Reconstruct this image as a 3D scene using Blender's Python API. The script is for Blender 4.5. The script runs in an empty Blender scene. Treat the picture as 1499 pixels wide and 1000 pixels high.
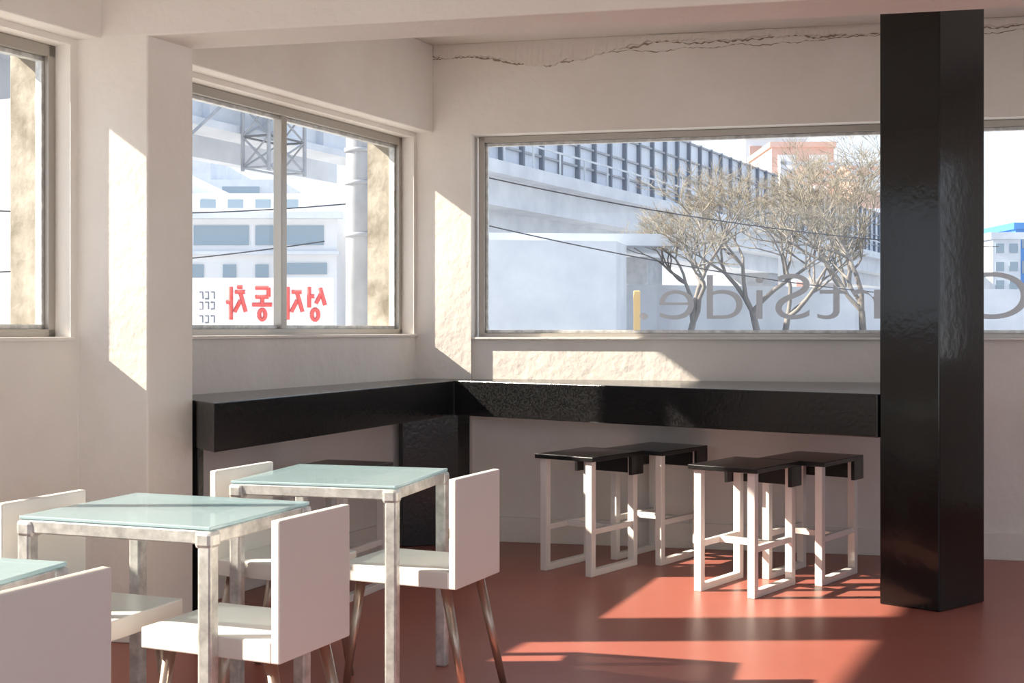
import bpy, bmesh, math, random
from mathutils import Vector, Matrix
random.seed(7)
S = bpy.context.scene
COL = S.collection

# ---------------------------------------------------------------- materials
def mat(name, col, rough=0.5, metal=0.0, noise=None, bump=None, spec=0.5, coat=0.0, stretch=None):
    m = bpy.data.materials.new(name); m.use_nodes = True
    nt = m.node_tree; b = nt.nodes["Principled BSDF"]
    b.inputs["Base Color"].default_value = (*col, 1)
    b.inputs["Roughness"].default_value = rough
    b.inputs["Metallic"].default_value = metal
    b.inputs["Specular IOR Level"].default_value = spec
    b.inputs["Coat Weight"].default_value = coat
    b.inputs["Coat Roughness"].default_value = 0.05
    tc = nt.nodes.new("ShaderNodeTexCoord"); src = tc.outputs["Object"]
    if stretch:
        mp = nt.nodes.new("ShaderNodeMapping"); mp.inputs["Scale"].default_value = stretch
        nt.links.new(src, mp.inputs["Vector"]); src = mp.outputs["Vector"]
    if noise:
        sc, amt, col2 = noise
        n = nt.nodes.new("ShaderNodeTexNoise"); n.inputs["Scale"].default_value = sc
        n.inputs["Detail"].default_value = 6; n.inputs["Roughness"].default_value = 0.6
        nt.links.new(src, n.inputs["Vector"])
        r = nt.nodes.new("ShaderNodeValToRGB")
        r.color_ramp.elements[0].position = 0.5-amt; r.color_ramp.elements[1].position = 0.5+amt
        r.color_ramp.elements[0].color = (*col, 1); r.color_ramp.elements[1].color = (*col2, 1)
        nt.links.new(n.outputs["Fac"], r.inputs["Fac"])
        nt.links.new(r.outputs["Color"], b.inputs["Base Color"])
    if bump:
        prev = None
        bl = bump if isinstance(bump, list) else [bump]
        for sc, st in bl:
            n2 = nt.nodes.new("ShaderNodeTexNoise"); n2.inputs["Scale"].default_value = sc
            n2.inputs["Detail"].default_value = 5
            nt.links.new(src, n2.inputs["Vector"])
            bp = nt.nodes.new("ShaderNodeBump"); bp.inputs["Strength"].default_value = st
            bp.inputs["Distance"].default_value = 0.02
            nt.links.new(n2.outputs["Fac"], bp.inputs["Height"])
            if prev: nt.links.new(prev.outputs["Normal"], bp.inputs["Normal"])
            prev = bp
        nt.links.new(prev.outputs["Normal"], b.inputs["Normal"])
    return m

M_wall = mat("wall_plaster", (0.82,0.77,0.71), 0.75, noise=(2.2,0.22,(0.89,0.855,0.805)), bump=[(4,0.38),(20,0.20)])
M_ceil = mat("ceiling_plaster", (0.84,0.785,0.73), 0.8, noise=(2.0,0.2,(0.80,0.735,0.68)), bump=[(6,0.38),(26,0.22)])
M_floor = mat("coral_floor_paint", (0.325,0.102,0.074), 0.34, noise=(1.6,0.3,(0.40,0.130,0.098)), bump=(3,0.05))
M_black = mat("black_gloss_paint", (0.004,0.004,0.004), 0.17, bump=[(6,0.06),(50,0.06)], spec=0.6, noise=(110,0.05,(0.014,0.014,0.015)))  # fine speckle in the colour imitates broken-up reflections
M_blackp = mat("black_gloss_pillar_paint", (0.003,0.003,0.003), 0.12, bump=[(4,0.06),(24,0.03)], spec=0.55)
M_seat = mat("black_stool_top", (0.014,0.014,0.014), 0.22, bump=(20,0.04))
M_white = mat("white_lacquer", (0.81,0.78,0.74), 0.35, bump=(30,0.02))
M_galv = mat("galvanised_steel", (0.46,0.47,0.46), 0.40, 0.45, noise=(22,0.16,(0.76,0.77,0.75)), bump=(40,0.06))
M_alu = mat("window_aluminium", (0.44,0.41,0.37), 0.38, 0.6)
M_leg = mat("brushed_leg_metal", (0.44,0.36,0.30), 0.3, 0.8)
M_conc = mat("exterior_concrete", (0.56,0.60,0.66), 0.9, noise=(0.9,0.18,(0.70,0.74,0.79)))
M_conc2 = mat("exterior_concrete_dark", (0.32,0.34,0.37), 0.9, noise=(3,0.2,(0.45,0.47,0.50)))
M_pier = mat("weathered_concrete", (0.17,0.15,0.12), 0.9, noise=(6,0.15,(0.37,0.345,0.30)), bump=(12,0.5))
M_barr = mat("noise_barrier_panel", (0.50,0.56,0.66), 0.5, noise=(0.3,0.2,(0.68,0.74,0.82)))
M_post = mat("barrier_post", (0.18,0.21,0.26), 0.6)
M_bldw = mat("white_building", (0.74,0.755,0.78), 0.8)
M_bldg = mat("blue_window_band", (0.26,0.34,0.41), 0.3)
M_brick = mat("brick_building", (0.58,0.36,0.30), 0.9, noise=(0.3,0.2,(0.68,0.49,0.42)))
M_bblue = mat("blue_building", (0.06,0.24,0.60), 0.6)
M_sign = mat("sign_board", (0.92,0.90,0.89), 0.7)
M_red = mat("sign_red", (0.72,0.09,0.08), 0.6)
M_navy = mat("sign_navy", (0.15,0.17,0.22), 0.6)
M_bark = mat("tree_bark", (0.15,0.14,0.135), 0.9, noise=(3,0.2,(0.26,0.24,0.22)))
M_twig = mat("tree_twigs", (0.29,0.26,0.21), 0.9)
M_cable = mat("cable_black", (0.05,0.05,0.06), 0.6)
M_crack = mat("plaster_crack", (0.34,0.26,0.19), 0.9)
M_ground = mat("street_ground", (0.38,0.38,0.39), 0.95, noise=(0.4,0.2,(0.48,0.48,0.48)))
M_yel = mat("yellow_bollard", (0.75,0.50,0.20), 0.6)

def glassmat():
    m = bpy.data.materials.new("window_glass"); m.use_nodes = True
    nt = m.node_tree; nt.nodes.clear()
    o = nt.nodes.new("ShaderNodeOutputMaterial"); mx = nt.nodes.new("ShaderNodeMixShader")
    t = nt.nodes.new("ShaderNodeBsdfTransparent"); t.inputs[0].default_value = (0.97,0.985,0.99,1)
    g = nt.nodes.new("ShaderNodeBsdfGlossy"); g.inputs["Roughness"].default_value = 0.02
    mx.inputs[0].default_value = 0.06
    nt.links.new(t.outputs[0], mx.inputs[1]); nt.links.new(g.outputs[0], mx.inputs[2])
    nt.links.new(mx.outputs[0], o.inputs[0])
    return m
M_glass = glassmat()
def lettermat():
    m = bpy.data.materials.new("frosted_vinyl"); m.use_nodes = True
    nt = m.node_tree; nt.nodes.clear()
    o = nt.nodes.new("ShaderNodeOutputMaterial"); mx = nt.nodes.new("ShaderNodeMixShader")
    d = nt.nodes.new("ShaderNodeBsdfDiffuse"); d.inputs[0].default_value = (0.68,0.69,0.70,1)
    t = nt.nodes.new("ShaderNodeBsdfTranslucent"); t.inputs[0].default_value = (0.50,0.52,0.55,1)
    mx.inputs[0].default_value = 0.22
    nt.links.new(d.outputs[0], mx.inputs[1]); nt.links.new(t.outputs[0], mx.inputs[2]); nt.links.new(mx.outputs[0], o.inputs[0])
    return m
M_letter = lettermat()
def topmat():
    m = bpy.data.materials.new("frosted_blue_glass"); m.use_nodes = True
    nt = m.node_tree; b = nt.nodes["Principled BSDF"]; o = nt.nodes["Material Output"]
    b.inputs["Base Color"].default_value = (0.56,0.74,0.79,1); b.inputs["Roughness"].default_value = 0.12
    b.inputs["Specular IOR Level"].default_value = 0.8; b.inputs["Coat Weight"].default_value = 0.5
    t = nt.nodes.new("ShaderNodeBsdfTransparent"); t.inputs[0].default_value = (0.84,0.95,0.98,1)
    mx = nt.nodes.new("ShaderNodeMixShader"); mx.inputs[0].default_value = 0.66
    nt.links.new(t.outputs[0], mx.inputs[1]); nt.links.new(b.outputs[0], mx.inputs[2]); nt.links.new(mx.outputs[0], o.inputs[0])
    return m
M_gtop = topmat()

# ---------------------------------------------------------------- geometry helpers
class G:
    cur = None
def group(name, loc=(0,0,0)):
    e = bpy.data.objects.new(name, None); e.location = loc; e.empty_display_size = 0.1
    COL.objects.link(e); G.cur = (e, Vector(loc)); return e
def endgroup(): G.cur = None
def finish(ob, m, bevel=0):
    COL.objects.link(ob)
    if m is not None: ob.data.materials.append(m)
    if G.cur:
        ob.parent = G.cur[0]; ob.matrix_parent_inverse = Matrix.Translation(G.cur[1]).inverted()
    if bevel:
        b = ob.modifiers.new("bevel", "BEVEL"); b.width = bevel; b.segments = 2; b.limit_method = 'ANGLE'
    return ob
def meshobj(name, verts, faces, m, bevel=0, smooth=False):
    me = bpy.data.meshes.new(name); me.from_pydata([tuple(v) for v in verts], [], faces)
    bm = bmesh.new(); bm.from_mesh(me); bmesh.ops.recalc_face_normals(bm, faces=bm.faces)
    bm.to_mesh(me); bm.free()
    if smooth:
        for p in me.polygons: p.use_smooth = True
    return finish(bpy.data.objects.new(name, me), m, bevel)
BF = [(0,3,2,1),(4,5,6,7),(0,1,5,4),(1,2,6,5),(2,3,7,6),(3,0,4,7)]
def boxes(name, fr, lst, m, bevel=0):
    O,e1,e2 = fr; V=[];F=[]
    for a0,a1,b0,b1,z0,z1 in lst:
        n=len(V)
        for z in (z0,z1):
            for a,b in ((a0,b0),(a1,b0),(a1,b1),(a0,b1)):
                p = O+e1*a+e2*b; V.append((p.x,p.y,z))
        F += [tuple(i+n for i in f) for f in BF]
    return meshobj(name,V,F,m,bevel)
def fr(O,e1,e2=None):
    e1=Vector((e1[0],e1[1],0)).normalized()
    e2=Vector((e2[0],e2[1],0)).normalized() if e2 else Vector((-e1.y,e1.x,0))
    return (Vector((O[0],O[1],0)),e1,e2)
def prism(name, pts, z0, z1, m, bevel=0):
    n=len(pts); V=[(p[0],p[1],z0) for p in pts]+[(p[0],p[1],z1) for p in pts]
    F=[tuple(range(n))[::-1], tuple(range(n,2*n))]+[(i,(i+1)%n,(i+1)%n+n,i+n) for i in range(n)]
    return meshobj(name,V,F,m,bevel)
def tube(name, p0, p1, r0, r1, m, seg=20):
    p0=Vector(p0);p1=Vector(p1);d=(p1-p0).normalized()
    x=d.orthogonal().normalized();y=d.cross(x);V=[]
    for p,r in ((p0,r0),(p1,r1)):
        for i in range(seg):
            a=2*math.pi*i/seg; V.append(p+(x*math.cos(a)+y*math.sin(a))*r)
    F=[tuple(range(seg))[::-1],tuple(range(seg,2*seg))]+[(i,(i+1)%seg,(i+1)%seg+seg,i+seg) for i in range(seg)]
    ob=meshobj(name,V,F,m)
    for p in ob.data.polygons:
        if len(p.vertices)==4: p.use_smooth=True
    return ob
def curve(name, polys, m, bevel=1.0, res=2):
    cu=bpy.data.curves.new(name,'CURVE'); cu.dimensions='3D'; cu.bevel_depth=bevel; cu.bevel_resolution=res
    for pl in polys:
        sp=cu.splines.new('POLY'); sp.points.add(len(pl)-1)
        for i,(p,r) in enumerate(pl):
            sp.points[i].co=(*p,1); sp.points[i].radius=r
    return finish(bpy.data.objects.new(name,cu),m)

# ---------------------------------------------------------------- room shell
CX,CY=-0.543,7.373
L=fr((CX,CY),(-0.4254,-0.905),(-0.905,0.4254))      # left wall: along toward the camera / outward
R=fr((CX,CY),(0.976,-0.218),(0.218,0.976))          # street wall: along to the right / outward
def at(f,a,b): 
    p=f[0]+f[1]*a+f[2]*b; return (p.x,p.y)

WTOP=2.28; CEIL=2.80
LEND=9.4; RX=5.4
pA=at(L,LEND,0); tR=(RX-CX)/0.976; pR=at(R,tR,0)
shell=[(CX,CY),pA,(RX,pA[1]),pR]
def grow(pts,d):
    c=Vector((sum(p[0] for p in pts)/4,sum(p[1] for p in pts)/4))
    return [tuple(c+(Vector(p)-c)*(1+d)) for p in pts]
prism("floor", grow(shell,0.02), -0.12, 0.0, M_floor)
prism("ceiling", grow(shell,0.05), CEIL, CEIL+0.2, M_ceil)

boxes("wall_left", L, [(-0.35,LEND,0,0.30,-0.12,1.15),(-0.35,LEND,0,0.30,WTOP,CEIL),
      (-0.35,0.03,0,0.30,1.15,WTOP),(2.42,2.68,0,0.30,1.15,WTOP),(5.9,LEND,0,0.30,1.15,WTOP)], M_wall)
boxes("wall_back", R, [(0.32,tR+0.2,0.03,0.30,-0.12,1.135),(-0.3,tR+0.2,0.0,0.30,2.287,CEIL),
      (-0.06,0.32,0.0,0.30,-0.12,2.287),(5.6,tR+0.2,0.0,0.30,1.135,2.287)], M_wall)
ya=pA[1]
F0=fr((pA[0],ya),(1,0),(0,-1)); W=RX-pA[0]
boxes("wall_front", F0, [(-0.3,W+0.2,0,0.25,-0.12,0.3),(-0.3,W+0.2,0,0.25,2.65,CEIL)]+
      [(x-0.10,x+0.10,0,0.25,0.3,2.65) for x in (0,2.6,5.2,7.8,W)], M_wall)  # unseen wall behind the camera, openings sized to let in fill light
F1=fr((RX,ya),(0,1),(1,0)); W1=pR[1]-ya
boxes("wall_right", F1, [(-0.2,W1+0.2,0,0.25,-0.12,1.0),(-0.2,W1+0.2,0,0.25,2.35,CEIL)]+
      [(x-0.12,x+0.12,0,0.25,1.0,2.35) for x in (0,2.4,4.8,W1)], M_wall)
# raw concrete on the outer window reveals of the left wall
boxes("trim_3", L, [(0.03,0.036,0.15,0.302,1.15,WTOP),(2.68,2.686,0.15,0.302,1.15,WTOP)], M_pier)

# column on the left wall + beams
prism("column", [(-1.664,4.98),(-1.379,4.916),(-1.267,5.155),at(L,2.315,0.02),at(L,2.66,0.02)], 0, 2.32, M_wall, 0.006)
boxes("beam", L, [(-0.02,LEND,-0.098,0.02,2.305,CEIL)], M_wall, 0.006)
# cross beam parallel to the street wall
C=fr((-1.664,4.98),(0.976,-0.218),(0.218,0.976))
boxes("cross_beam", C, [(-0.10,7.0,0.0,0.262,2.307,CEIL)], M_ceil, 0.006)
# baseboard
boxes("baseboard_back", R, [(0.32,tR,0.012,0.03,0,0.14)], M_wall, 0.003)
boxes("baseboard_left", L, [(0.0,2.3,-0.015,0,0,0.14),(2.66,LEND,-0.015,0,0,0.14)], M_wall, 0.003)

# rough plaster band with a ragged lower edge under the ceiling of the street wall
def zed(t):
    if t<0.35: return 2.735
    if t<0.75: return 2.735-0.075*(t-0.35)/0.40
    if t<1.30: return 2.66+0.10*(t-0.75)/0.55
    return 2.76
V=[];F=[];N=420;zz=0
for i in range(N+1):
    t=0.11+5.4*i/N; zz=zz*0.75+random.uniform(-0.007,0.007); z=zed(t)+zz
    d=-0.011-random.uniform(0,0.004)
    for zc,dd in ((z-0.006,-0.0005),(z,d),(z+0.03,d*0.8),(CEIL-0.001,-0.004)):
        x,y=at(R,t,dd); V.append((x,y,zc))
for i in range(N):
    for k in range(3):
        a=i*4+k; F.append((a,a+1,a+5,a+4))
meshobj("trim_4",V,F,M_ceil)
def crack(fz,t0,t1,amp,r,n=90):
    pl=[];z=0
    for i in range(n+1):
        k=i/n; t=t0+(t1-t0)*k; z=z*0.8+random.uniform(-amp,amp)
        x,y=at(R,t,-0.002); pl.append(((x,y,fz(t)+z),r*random.uniform(0.1,1.5)))
    return pl
curve("plaster_crack",[crack(lambda t:zed(t)-0.008,0.02,5.4,0.007,1,420),
      crack(lambda t:2.70+0.03*math.sin(t*5),0.05,0.5,0.006,0.7,50),crack(lambda t:2.725+0.012*math.sin(t*3),0.95,3.4,0.006,0.5,160)],M_crack,0.0038)

# ---------------------------------------------------------------- windows
def window(name, f, a0,a1,z0,z1,o,mull=(),fw=0.045,dep=0.07,stile=None):
    loc=at(f,(a0+a1)/2,o); group(name,(loc[0],loc[1],z0))
    sw=stile or fw
    lst=[(a0,a1,o-dep/2,o+dep/2,z0,z0+fw),(a0,a1,o-dep/2,o+dep/2,z1-fw,z1),
         (a0,a0+sw,o-dep/2,o+dep/2,z0,z1),(a1-fw,a1,o-dep/2,o+dep/2,z0,z1)]
    boxes("frame",f,lst,M_alu,0.003)
    boxes("frame_lip",f,[(a0+sw,a1-fw,o-0.012,o+0.02,z0+fw,z0+fw+0.018),(a0+sw,a1-fw,o-0.012,o+0.02,z1-fw-0.018,z1-fw),
        (a0+sw,a0+sw+0.014,o-0.012,o+0.02,z0+fw,z1-fw),(a1-fw-0.018,a1-fw,o-0.012,o+0.02,z0+fw,z1-fw)],M_galv,0.002)
    for i,mu in enumerate(mull):
        boxes("mullion_%d"%(i+1),f,[(mu-0.022,mu+0.022,o-0.03,o+0.02,z0+0.01,z1-0.01)],M_alu,0.003)
    V=[]
    for z in (z0+0.01,z1-0.01):
        for a in (a0+0.01,a1-0.01):
            p=at(f,a,o+0.008); V.append((p[0],p[1],z))
    meshobj("glass",V,[(0,1,3,2)],M_glass)
    endgroup()
window("window_1",L,2.68,5.9,1.15,WTOP,0.11,(4.2,),stile=0.035)
window("window_2",L,0.03,2.42,1.15,WTOP,0.11,(1.17,),stile=0.035)
window("window_3",R,0.32+0.02,5.6,1.135,2.287,0.13,(),0.035)
boxes("trim_1",L,[(0.0,2.44,-0.012,0.10,1.15,1.165),(2.66,5.95,-0.012,0.10,1.15,1.165)],M_wall,0.003)
boxes("trim_2",R,[(0.32,5.65,0.005,0.12,1.135,1.147)],M_wall,0.003)

# ---------------------------------------------------------------- lettering on the window
tx=bpy.data.curves.new("window_lettering",'FONT'); tx.body="C artSide."; tx.size=0.365; tx.extrude=0.0
tx.align_x='RIGHT'; tx.space_character=1.03; tx.offset=-0.004
to=bpy.data.objects.new("window_lettering",tx); COL.objects.link(to); tx.materials.append(M_letter)
p=at(R,1.225,0.115); xa=Vector((-R[1].x,-R[1].y,0)); ya_=Vector((0,0,1)); za=xa.cross(ya_)
mm=Matrix.Identity(4)
for i in range(3):
    mm[i][0]=xa[i]*1.38;mm[i][1]=ya_[i];mm[i][2]=za[i]
mm.translation=Vector((p[0],p[1],1.245)); to.matrix_world=mm

# ---------------------------------------------------------------- black pillar and counter
prism("pillar",[(1.597,5.64),(1.802,5.47),(2.07,5.686),(1.865,5.856)],0,CEIL,M_blackp,0.006)
ZT,ZB=0.912,0.722
group("corner_counter",(-0.318,7.1,0))
cl=[(-1.14,4.97),(-0.318,7.1),(1.588,5.64),(1.84,5.84),at(R,2.85,0.028),at(R,0.34,0.028),at(R,0.34,-0.002),at(R,0.0,-0.002),
    at(L,0.02,-0.002),at(L,2.30,-0.002),at(L,2.31,-0.292)]
prism("counter_body",cl,ZB,ZT,M_black,0.004)
prism("corner_support",[(-0.60,7.10),(-0.30,7.20),(-0.235,7.24),(-0.27,7.30),(-0.50,7.34),(-0.63,7.20)],0,ZB+0.002,M_black,0.004)
prism("end_support",[(-1.25,5.17),(-1.235,5.20),(-1.50,5.32),(-1.50,5.28)],0,ZB+0.002,M_black,0.003)
endgroup()

# ---------------------------------------------------------------- stools
def stool(F,d1,w=0.33,l=0.44,h=0.578):
    d1=Vector((*d1,0)).normalized(); d2=Vector((-d1.y,d1.x,0))
    f=(Vector((F[0],F[1],0))-d1*w, d1, d2)
    c=at(f,w/2,l/2); group("bar_stool",(c[0],c[1],0))
    t=0.037; q=0.012
    boxes("seat",f,[(-0.008,w+0.008,-0.008,l+0.012,h-0.022,h)],M_seat,0.003)
    boxes("seat_drop_panel",f,[(-0.008,w+0.008,l-0.010,l+0.012,h-0.115,h-0.021),
        (w-0.010,w+0.008,l-0.10,l-0.008,h-0.115,h-0.021),(-0.008,0.010,l-0.10,l-0.008,h-0.115,h-0.021)],M_seat,0.002)
    k=0
    for a in (q,w-q-t):
        for b in (q,l-q-t):
            k+=1; boxes("leg_%d"%k,f,[(a,a+t,b,b+t,0.03,h-0.021)],M_white,0.003)
    for i,a in enumerate((q,w-q-t)):
        boxes("runner_%d"%(i+1),f,[(a,a+t,q,l-q,0.0,0.032)],M_white,0.003)
        boxes("side_rail_%d"%(i+1),f,[(a+0.006,a+t-0.006,q+t-0.002,l-q-t+0.002,0.20,0.228)],M_white,0.003)
    boxes("cross_rail",f,[(q+t-0.008,w-q-t+0.008,l/2-0.018,l/2+0.018,0.20,0.228)],M_white,0.003)
    endgroup()
dR=(0.794,-0.608)
stool((0.385,6.22),dR); stool((0.755,6.52),dR); stool((1.075,5.72),dR); stool((1.44,6.0),dR)
stool((-0.72,5.60),(0.93,-0.36))

# ---------------------------------------------------------------- tables
def table(F,ang,w=0.58,l=0.50,h=0.70):
    a=math.radians(ang); d1=Vector((math.cos(a),-math.sin(a),0)); d2=Vector((math.sin(a),math.cos(a),0))
    f=(Vector((F[0],F[1],0))-d1*w,d1,d2); c=at(f,w/2,l/2)
    group("cafe_table",(c[0],c[1],0)); t=0.040
    k=0
    for x in (0,w-t):
        for y in (0,l-t):
            k+=1; boxes("leg_%d"%k,f,[(x,x+t,y,y+t,0,h-0.012)],M_galv,0.007)
    ap=0.036
    boxes("frame_rail",f,[(t-0.004,w-t+0.004,0.004,t-0.006,h-ap-0.010,h-0.010),(t-0.004,w-t+0.004,l-t+0.006,l-0.004,h-ap-0.010,h-0.010),
        (0.004,t-0.006,t-0.004,l-t+0.004,h-ap-0.010,h-0.010),(w-t+0.006,w-0.004,t-0.004,l-t+0.004,h-ap-0.010,h-0.010)],M_galv,0.004)
    boxes("corner_weld",f,[(x,x+0.052,y,y+0.052,h-0.058,h-0.010) for x in (-0.003,w-0.049) for y in (-0.003,l-0.049)],M_galv,0.012)
    boxes("glass_top",f,[(0.004,w-0.004,0.004,l-0.004,h-0.009,h)],M_gtop,0.002)
    endgroup()
table((-0.366,4.095),15,0.58,0.55)
table((-0.755,3.25),20,0.60,0.52)
table((-1.085,2.30),16,0.58,0.50)

# ---------------------------------------------------------------- chairs
def chair(N, side=1, ang=24, wd=0.335, dp=0.43, zb=0.372, zt=0.722):
    a=math.radians(ang); ew=Vector((math.sin(a),math.cos(a),0)); ed=Vector((-math.cos(a),math.sin(a),0))*side
    f=(Vector((N[0],N[1],0)),ew,ed); c=at(f,wd/2,dp/2)
    group("dining_chair",(c[0],c[1],0))
    boxes("backrest",f,[(0,wd,0,0.026,zb,zt)],M_white,0.004)
    boxes("seat",f,[(0,wd,0.024,dp,zb,zb+0.055)],M_white,0.004)
    k=0
    for x,sx in ((0.045,-0.02),(wd-0.045,0.02)):
        for y,sy in ((0.06,-0.085),(dp-0.06,0.05)):
            k+=1; p0=at(f,x,y); p1=at(f,x+sx,y+sy)
            tube("leg_%d"%k,(p0[0],p0[1],zb+0.003),(p1[0],p1[1],0.0),0.017,0.012,M_leg)
    endgroup()
chair((-0.177,4.09),1); chair((-0.575,3.21),1,24,zb=0.365); chair((-0.936,2.29),1)
chair((-1.012,4.345),-1,24,dp=0.37); chair((-1.408,3.535),-1,22,dp=0.37); chair((-1.72,2.57),-1,20,dp=0.37)

# ---------------------------------------------------------------- exterior
ground=meshobj("ground",[(-150,-60,-0.35),(150,-60,-0.35),(150,300,-0.35),(-150,300,-0.35)],[(0,1,2,3)],M_ground)
V0=Vector((-0.63,40,0)); vd=Vector((26,50,0)).normalized()
VF=(V0,vd,Vector((-vd.y,vd.x,0))); VE=78
group("railway_viaduct",(V0.x,V0.y,0))
boxes("deck",VF,[(-2,VE,0,4.2,5.0,6.2),(-2,VE,-0.5,0.1,5.9,6.3),(-2,VE,1.0,3.6,4.2,5.0)],M_conc)
boxes("noise_barrier",VF,[(-2,VE,0.25,0.35,6.3,9.2)],M_barr)
boxes("barrier_posts",VF,[(x,x+0.13,0.10,0.40,6.3,9.3) for x in [(-2+i*1.45) for i in range(56)]],M_post)
boxes("barrier_rails",VF,[(-2,VE,0.15,0.3,z,z+0.07) for z in (6.9,7.62,8.4,9.2)],M_conc2)
boxes("handrail",VF,[(-2,VE,-0.45,-0.40,7.0,7.06)]+[(x,x+0.06,-0.45,-0.40,6.3,7.0) for x in [(-2+i*2.0) for i in range(40)]],M_conc)
boxes("piers",VF,[(x,x+1.8,1.2,3.6,-0.35,4.3) for x in (16,34,52,72)],M_conc2)
endgroup()
group("concrete_abutment",(1,30,0))
prism("body",[(-2.5,29.2),(2.40,29.9),(2.78,31.5),(2.78,36),(-2.5,36)],-0.35,3.2,M_conc)
prism("coping",[(-2.5,32.5),(4.2,33.2),(4.2,37),(-2.5,37)],3.3,3.6,M_conc)
endgroup()
boxes("retaining_wall",fr((3.2,36),(1,0.35)),[(0,30,0,0.5,-0.35,2.4)],M_conc)
boxes("roadside_bollard",fr((2.62,27.9),(1,0)),[(0,0.14,0,0.14,-0.35,2.0)],M_yel,0.02)

# bare plane trees
def tree(name,base,h,seed):
    rnd=random.Random(seed); br=[];tw=[]
    def rec(p,d,ln,r,dep):
        pts=[(tuple(p),r)];n=3
        for i in range(n):
            d=(d+Vector((rnd.uniform(-.30,.30),rnd.uniform(-.30,.30),rnd.uniform(-.08,.16)))).normalized()
            p=p+d*ln/n; pts.append((tuple(p),r*(1-0.30*(i+1)/n)))
        (br if dep<4 else tw).append(pts)
        if dep>=6: return
        for k in range(3 if dep<4 else 5):
            dd=(d+Vector((rnd.uniform(-1,1),rnd.uniform(-1,1),rnd.uniform(-.45,.65)))*0.95).normalized()
            rec(p,dd,ln*rnd.uniform(0.60,0.84),max(r*0.58,0.0035),dep+1)
    rec(Vector((base[0],base[1],-0.35)),Vector((0,0,1)),h*0.33,0.12,0)
    group(name,(base[0],base[1],-0.35))
    curve("branches",br,M_bark,1.0,1); curve("twigs",tw,M_twig,1.0,0)
    endgroup()
tree("bare_tree",(4.6,33),5.2,8)
tree("bare_tree",(6.5,34),6.0,11)
tree("bare_tree",(8.9,33.5),6.2,5)
tree("bare_tree",(11.2,42),7.4,21)
tree("bare_tree",(7.6,36),5.6,33)

def cab(p0,p1,sag,n=20):
    p0=Vector(p0);p1=Vector(p1)
    return [(tuple(p0.lerp(p1,i/n)-Vector((0,0,sag*4*(i/n)*(1-i/n)))),1) for i in range(n+1)]
curve("overhead_cable",[cab((-1.5,18,3.55),(9,24,2.7),0.25),cab((-1.5,18,2.9),(8,24,1.75),0.2),
      cab((-10,16,3.0),(-1.5,18,3.0),0.3),cab((-10,16,1.9),(-2.6,18,2.4),0.2)],M_cable,0.010,1)
group("rail_gantry",(12.6,60,0))
GF=fr((12.4,60),(1,0.1)); GL=9
boxes("chords",GF,[(0,GL,0,0.12,8.75,8.9),(0,GL,0,0.12,8.0,8.12)],M_bldw)
dg=[]
for i in range(GL):
    q=at(GF,i,0.06);q2=at(GF,i+1,0.06)
    dg+= [[((q[0],q[1],8.05),1),((q2[0],q2[1],8.82),1)],[((q[0],q[1],8.82),1),((q2[0],q2[1],8.05),1)]]
curve("bracing",dg,M_bldw,0.05,0)
boxes("masts",GF,[(0,0.3,0,0.3,-0.35,9),(GL-0.3,GL,0,0.3,-0.35,9)],M_bldw)
endgroup()
def building(name,x0,x1,y,d,z1,m,floors,wm,z0=-0.35,wz=0.5):
    group(name,((x0+x1)/2,y,0)); f=fr((x0,y),(1,0)); w=x1-x0
    boxes("body",f,[(0,w,0,d,z0,z1)],m); fh=(z1-1.0)/floors; ws=[]
    nw=max(2,int(w/2.2))
    for i in range(floors):
        for j in range(nw):
            ws.append(((j+.2)*w/nw,(j+.8)*w/nw,-0.05,0.02,1+i*fh+fh*0.25,1+i*fh+fh*(0.25+wz)))
    boxes("window_panes",f,ws,wm); boxes("parapet",f,[(-0.2,w+0.2,-0.2,d,z1,z1+0.5)],m); endgroup()
building("brick_apartment",25,31,125,12,18.6,M_brick,6,M_bldw)
building("brick_apartment",31.5,38,120,12,16.0,M_brick,5,M_bldw)
building("apartment_block",27,34,150,12,23,M_bldw,7,M_brick)
building("blue_office",38.8,46,100,10,8.8,M_bblue,4,M_bldg)
building("apartment_block",36.3,38.4,98,10,7.9,M_conc,5,M_bldg)

# left: white office building and the sign mirrored in the glass
group("office_building",(-9,40,0)); OB=fr((-22,40),(1,0)) 
boxes("body",OB,[(0,16.6,0,12,-0.35,4.6),(0,15.4,1.2,12,4.6,5.0),(2,11.5,2.5,12,5.0,6.2),(11.5,15.5,2.5,12,5.0,5.6)],M_bldw)
boxes("band_windows",OB,[(12.2,13.9,-0.05,0.05,3.75,4.35),(14.1,16.2,-0.05,0.05,3.75,4.35),(6,11.9,-0.05,0.05,3.75,4.35),(15.0,16.3,-0.05,0.05,2.85,3.2)]+
      [(12.1+i*1.0,12.5+i*1.0,-0.05,0.05,2.75,3.15) for i in range(3)]+[(4+i*1.3,4.9+i*1.3,2.45,2.52,5.3,5.9) for i in range(6)]+
      [(11.8+i*0.9,12.3+i*0.9,2.45,2.52,5.1,5.4) for i in range(4)],M_bldg)
boxes("floor_lip",OB,[(0,16.8,-0.4,0,4.55,4.75),(0,16.7,-0.25,0,3.45,3.55)],M_conc)
endgroup()
group("office_block",(-11,56,0)); OB2=fr((-24,56),(1,0))
boxes("body",OB2,[(0,14.0,0,10,-0.35,7.6),(5,11,0,10,7.6,8.6)],M_conc)
boxes("band_windows",OB2,[(x,x+1.6,-0.05,0.05,z,z+0.6) for z in (6.7,5.6,4.5) for x in (1,3.1,5.2,7.3,9.4,11.5)],M_bldg); endgroup()
group("reflected_sign",(-7.3,38,2)); SB=fr((-9.9,38),(1,0))  # solid board standing in for a window reflection, lettering mirrored
boxes("board",SB,[(0,4.66,0,0.15,1.28,2.66)],M_sign)
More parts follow.
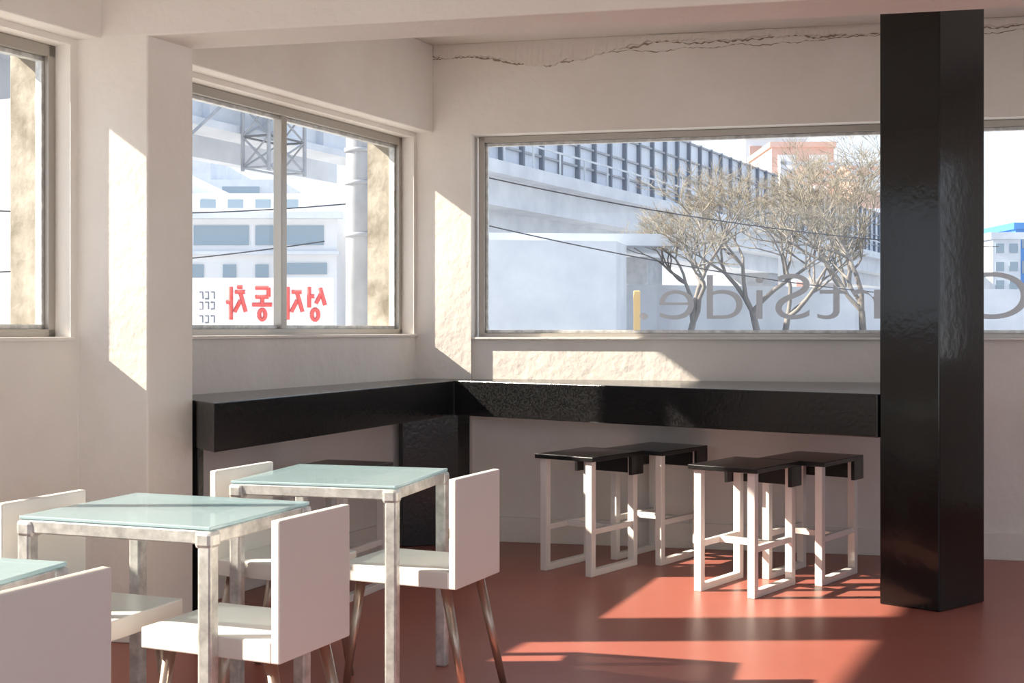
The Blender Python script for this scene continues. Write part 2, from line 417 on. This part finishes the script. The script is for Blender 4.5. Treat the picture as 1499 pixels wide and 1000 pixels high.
boxes("posts",SB,[(0.3,0.45,0.05,0.15,-0.35,1.3),(4.2,4.35,0.05,0.15,-0.35,1.3)],M_conc2)
def circ(cx,cy,r): return [(cx+r*math.cos(i*math.pi/7),cy+r*math.sin(i*math.pi/7)) for i in range(15)]
jj=[[(.08,.85),(.55,.85)],[(.32,.85),(.05,.25)],[(.3,.6),(.58,.25)],[(.75,.02),(.75,1)],[(.75,.55),(.97,.55)]]
glyphs={'seong':[[(.05,.45),(.28,.97)],[(.24,.8),(.48,.5)],[(.8,.38),(.8,1)],[(.55,.72),(.8,.72)],circ(.52,.17,.16)],
 'ja':jj,'dong':[[(.2,.97),(.82,.97)],[(.2,.97),(.2,.70)],[(.2,.70),(.82,.70)],[(.5,.7),(.5,.5)],[(.03,.47),(.97,.47)],circ(.5,.17,.15)],
 'cha':jj+[[(.2,1.0),(.45,1.0)]]}
def glyph(nm,x0,w,z0,h):
    return [[((x0+w*(1-x),37.98,z0+h*y),1) for x,y in st] for st in glyphs[nm]]
st=[]
for nm,u in (('cha',331),('dong',369),('ja',414),('seong',447)):
    st+=glyph(nm,(u-750)/1900*38,0.62,1.42,0.98)
curve("sign_strokes",st,M_red,0.06,0)
sm=[]
for j,z in enumerate((2.25,1.95,1.55)):
    for i in range(3):
        x=-9.15+0.17*i
        sm+=[[((x,37.98,z),1),((x+0.1,37.98,z),1),((x+0.1,37.98,z-0.2),1)]+([((x,37.98,z-0.2),1)] if (i+j)%2 else [])]
curve("sign_small_strokes",sm,M_navy,0.02,0)
endgroup()
GB0=Vector((-4.9,20,0)); gd=Vector((2.4,5.2,0)).normalized(); GBF=(GB0,gd,Vector((-gd.y,gd.x,0)))
group("girder_bridge",(-4.9,20,0))
boxes("girder",GBF,[(-3,8,0,0.3,4.35,5.3),(-3,8,-0.2,0.5,4.3,4.42),(-3,8,2.5,2.8,4.35,5.3),(-3,8,0,3,5.3,5.5)],M_conc)
boxes("stiffeners",GBF,[(x,x+0.06,-0.15,0,4.4,5.3) for x in [(-3+i*1.6) for i in range(7)]],M_conc)
ly=[]
def GP(a,b,z):
    q=at(GBF,a,b); return (q[0],q[1],z)
A0,A1,B0,B1=0.9,1.9,-0.75,-0.25
for i in range(4):
    z=3.75+i*0.5; z2=z+0.5
    for (a,b),(c,d) in (((A0,B0),(A1,B0)),((A0,B1),(A1,B1)),((A0,B0),(A0,B1)),((A1,B0),(A1,B1))):
        ly+=[[(GP(a,b,z),1),(GP(c,d,z2),1)],[(GP(c,d,z),1),(GP(a,b,z2),1)],[(GP(a,b,z2),1),(GP(c,d,z2),1)],[(GP(a,b,z),1),(GP(c,d,z),1)]]
for a in (A0,A1):
    for b in (B0,B1): ly.append([(GP(a,b,3.7),1.8),(GP(a,b,5.8),1.8)])
ly+=[[(GP(A0,B1,4.9),1.8),(GP(A0,0.1,4.9),1.8)],[(GP(A1,B1,4.9),1.8),(GP(A1,0.1,4.9),1.8)],[(GP(-1.4,-0.3,3.4),1.5),(GP(0.9,-0.3,5.1),1.5)]]
curve("lattice_mast",ly,M_conc2,0.018,0)
boxes("bridge_piers",GBF,[(-2.6,-1.6,0.3,2.6,-0.35,4.4)],M_conc2)
endgroup()
group("utility_pole",(-1.18,10,0)); tube("pole",(-1.18,10,-0.35),(-1.18,10,6),0.105,0.09,M_conc2)
for i,z in enumerate((2.3,2.55,1.9)): tube("band_%d"%(i+1),(-1.18,10,z),(-1.18,10,z+0.03),0.112,0.112,M_conc2)
tube("conduit",(-1.04,9.95,-0.35),(-1.04,9.95,2.45),0.022,0.022,M_conc2,10)
endgroup()
boxes("exterior_pier",fr((-2.40,6.2),(1,0)),[(0,0.17,0,0.25,-0.35,3.2)],M_pier,0.01)

# ---------------------------------------------------------------- light
w=bpy.data.worlds.new("sky_world"); S.world=w; w.use_nodes=True; nt=w.node_tree
bg=nt.nodes["Background"]; bg.inputs["Strength"].default_value=1.08
tc=nt.nodes.new("ShaderNodeTexCoord"); sp=nt.nodes.new("ShaderNodeSeparateXYZ"); rp=nt.nodes.new("ShaderNodeValToRGB")
rp.color_ramp.elements[0].position=0.0; rp.color_ramp.elements[0].color=(0.80,0.86,0.94,1)
rp.color_ramp.elements[1].position=0.6; rp.color_ramp.elements[1].color=(0.60,0.72,0.92,1)
nt.links.new(tc.outputs["Generated"],sp.inputs[0]); nt.links.new(sp.outputs["Z"],rp.inputs["Fac"]); nt.links.new(rp.outputs["Color"],bg.inputs["Color"])
sd=bpy.data.lights.new("sun",'SUN'); sd.energy=11.5; sd.angle=math.radians(0.9); sd.color=(1.0,0.88,0.72)
so=bpy.data.objects.new("sun",sd); COL.objects.link(so); so.location=(-30,10,25)
so.rotation_euler=Vector((0.998,0.025,-0.665)).to_track_quat('-Z','Y').to_euler()

# ---------------------------------------------------------------- camera
cd=bpy.data.cameras.new("camera"); co=bpy.data.objects.new("camera",cd); COL.objects.link(co)
co.location=(0,0,1.2); co.rotation_euler=(math.radians(90),0,0)
cd.sensor_width=36; cd.lens=1900/1499*36; cd.shift_y=-20/1499; cd.clip_end=600
S.camera=co
S.view_settings.view_transform='Standard'; S.view_settings.exposure=0.42
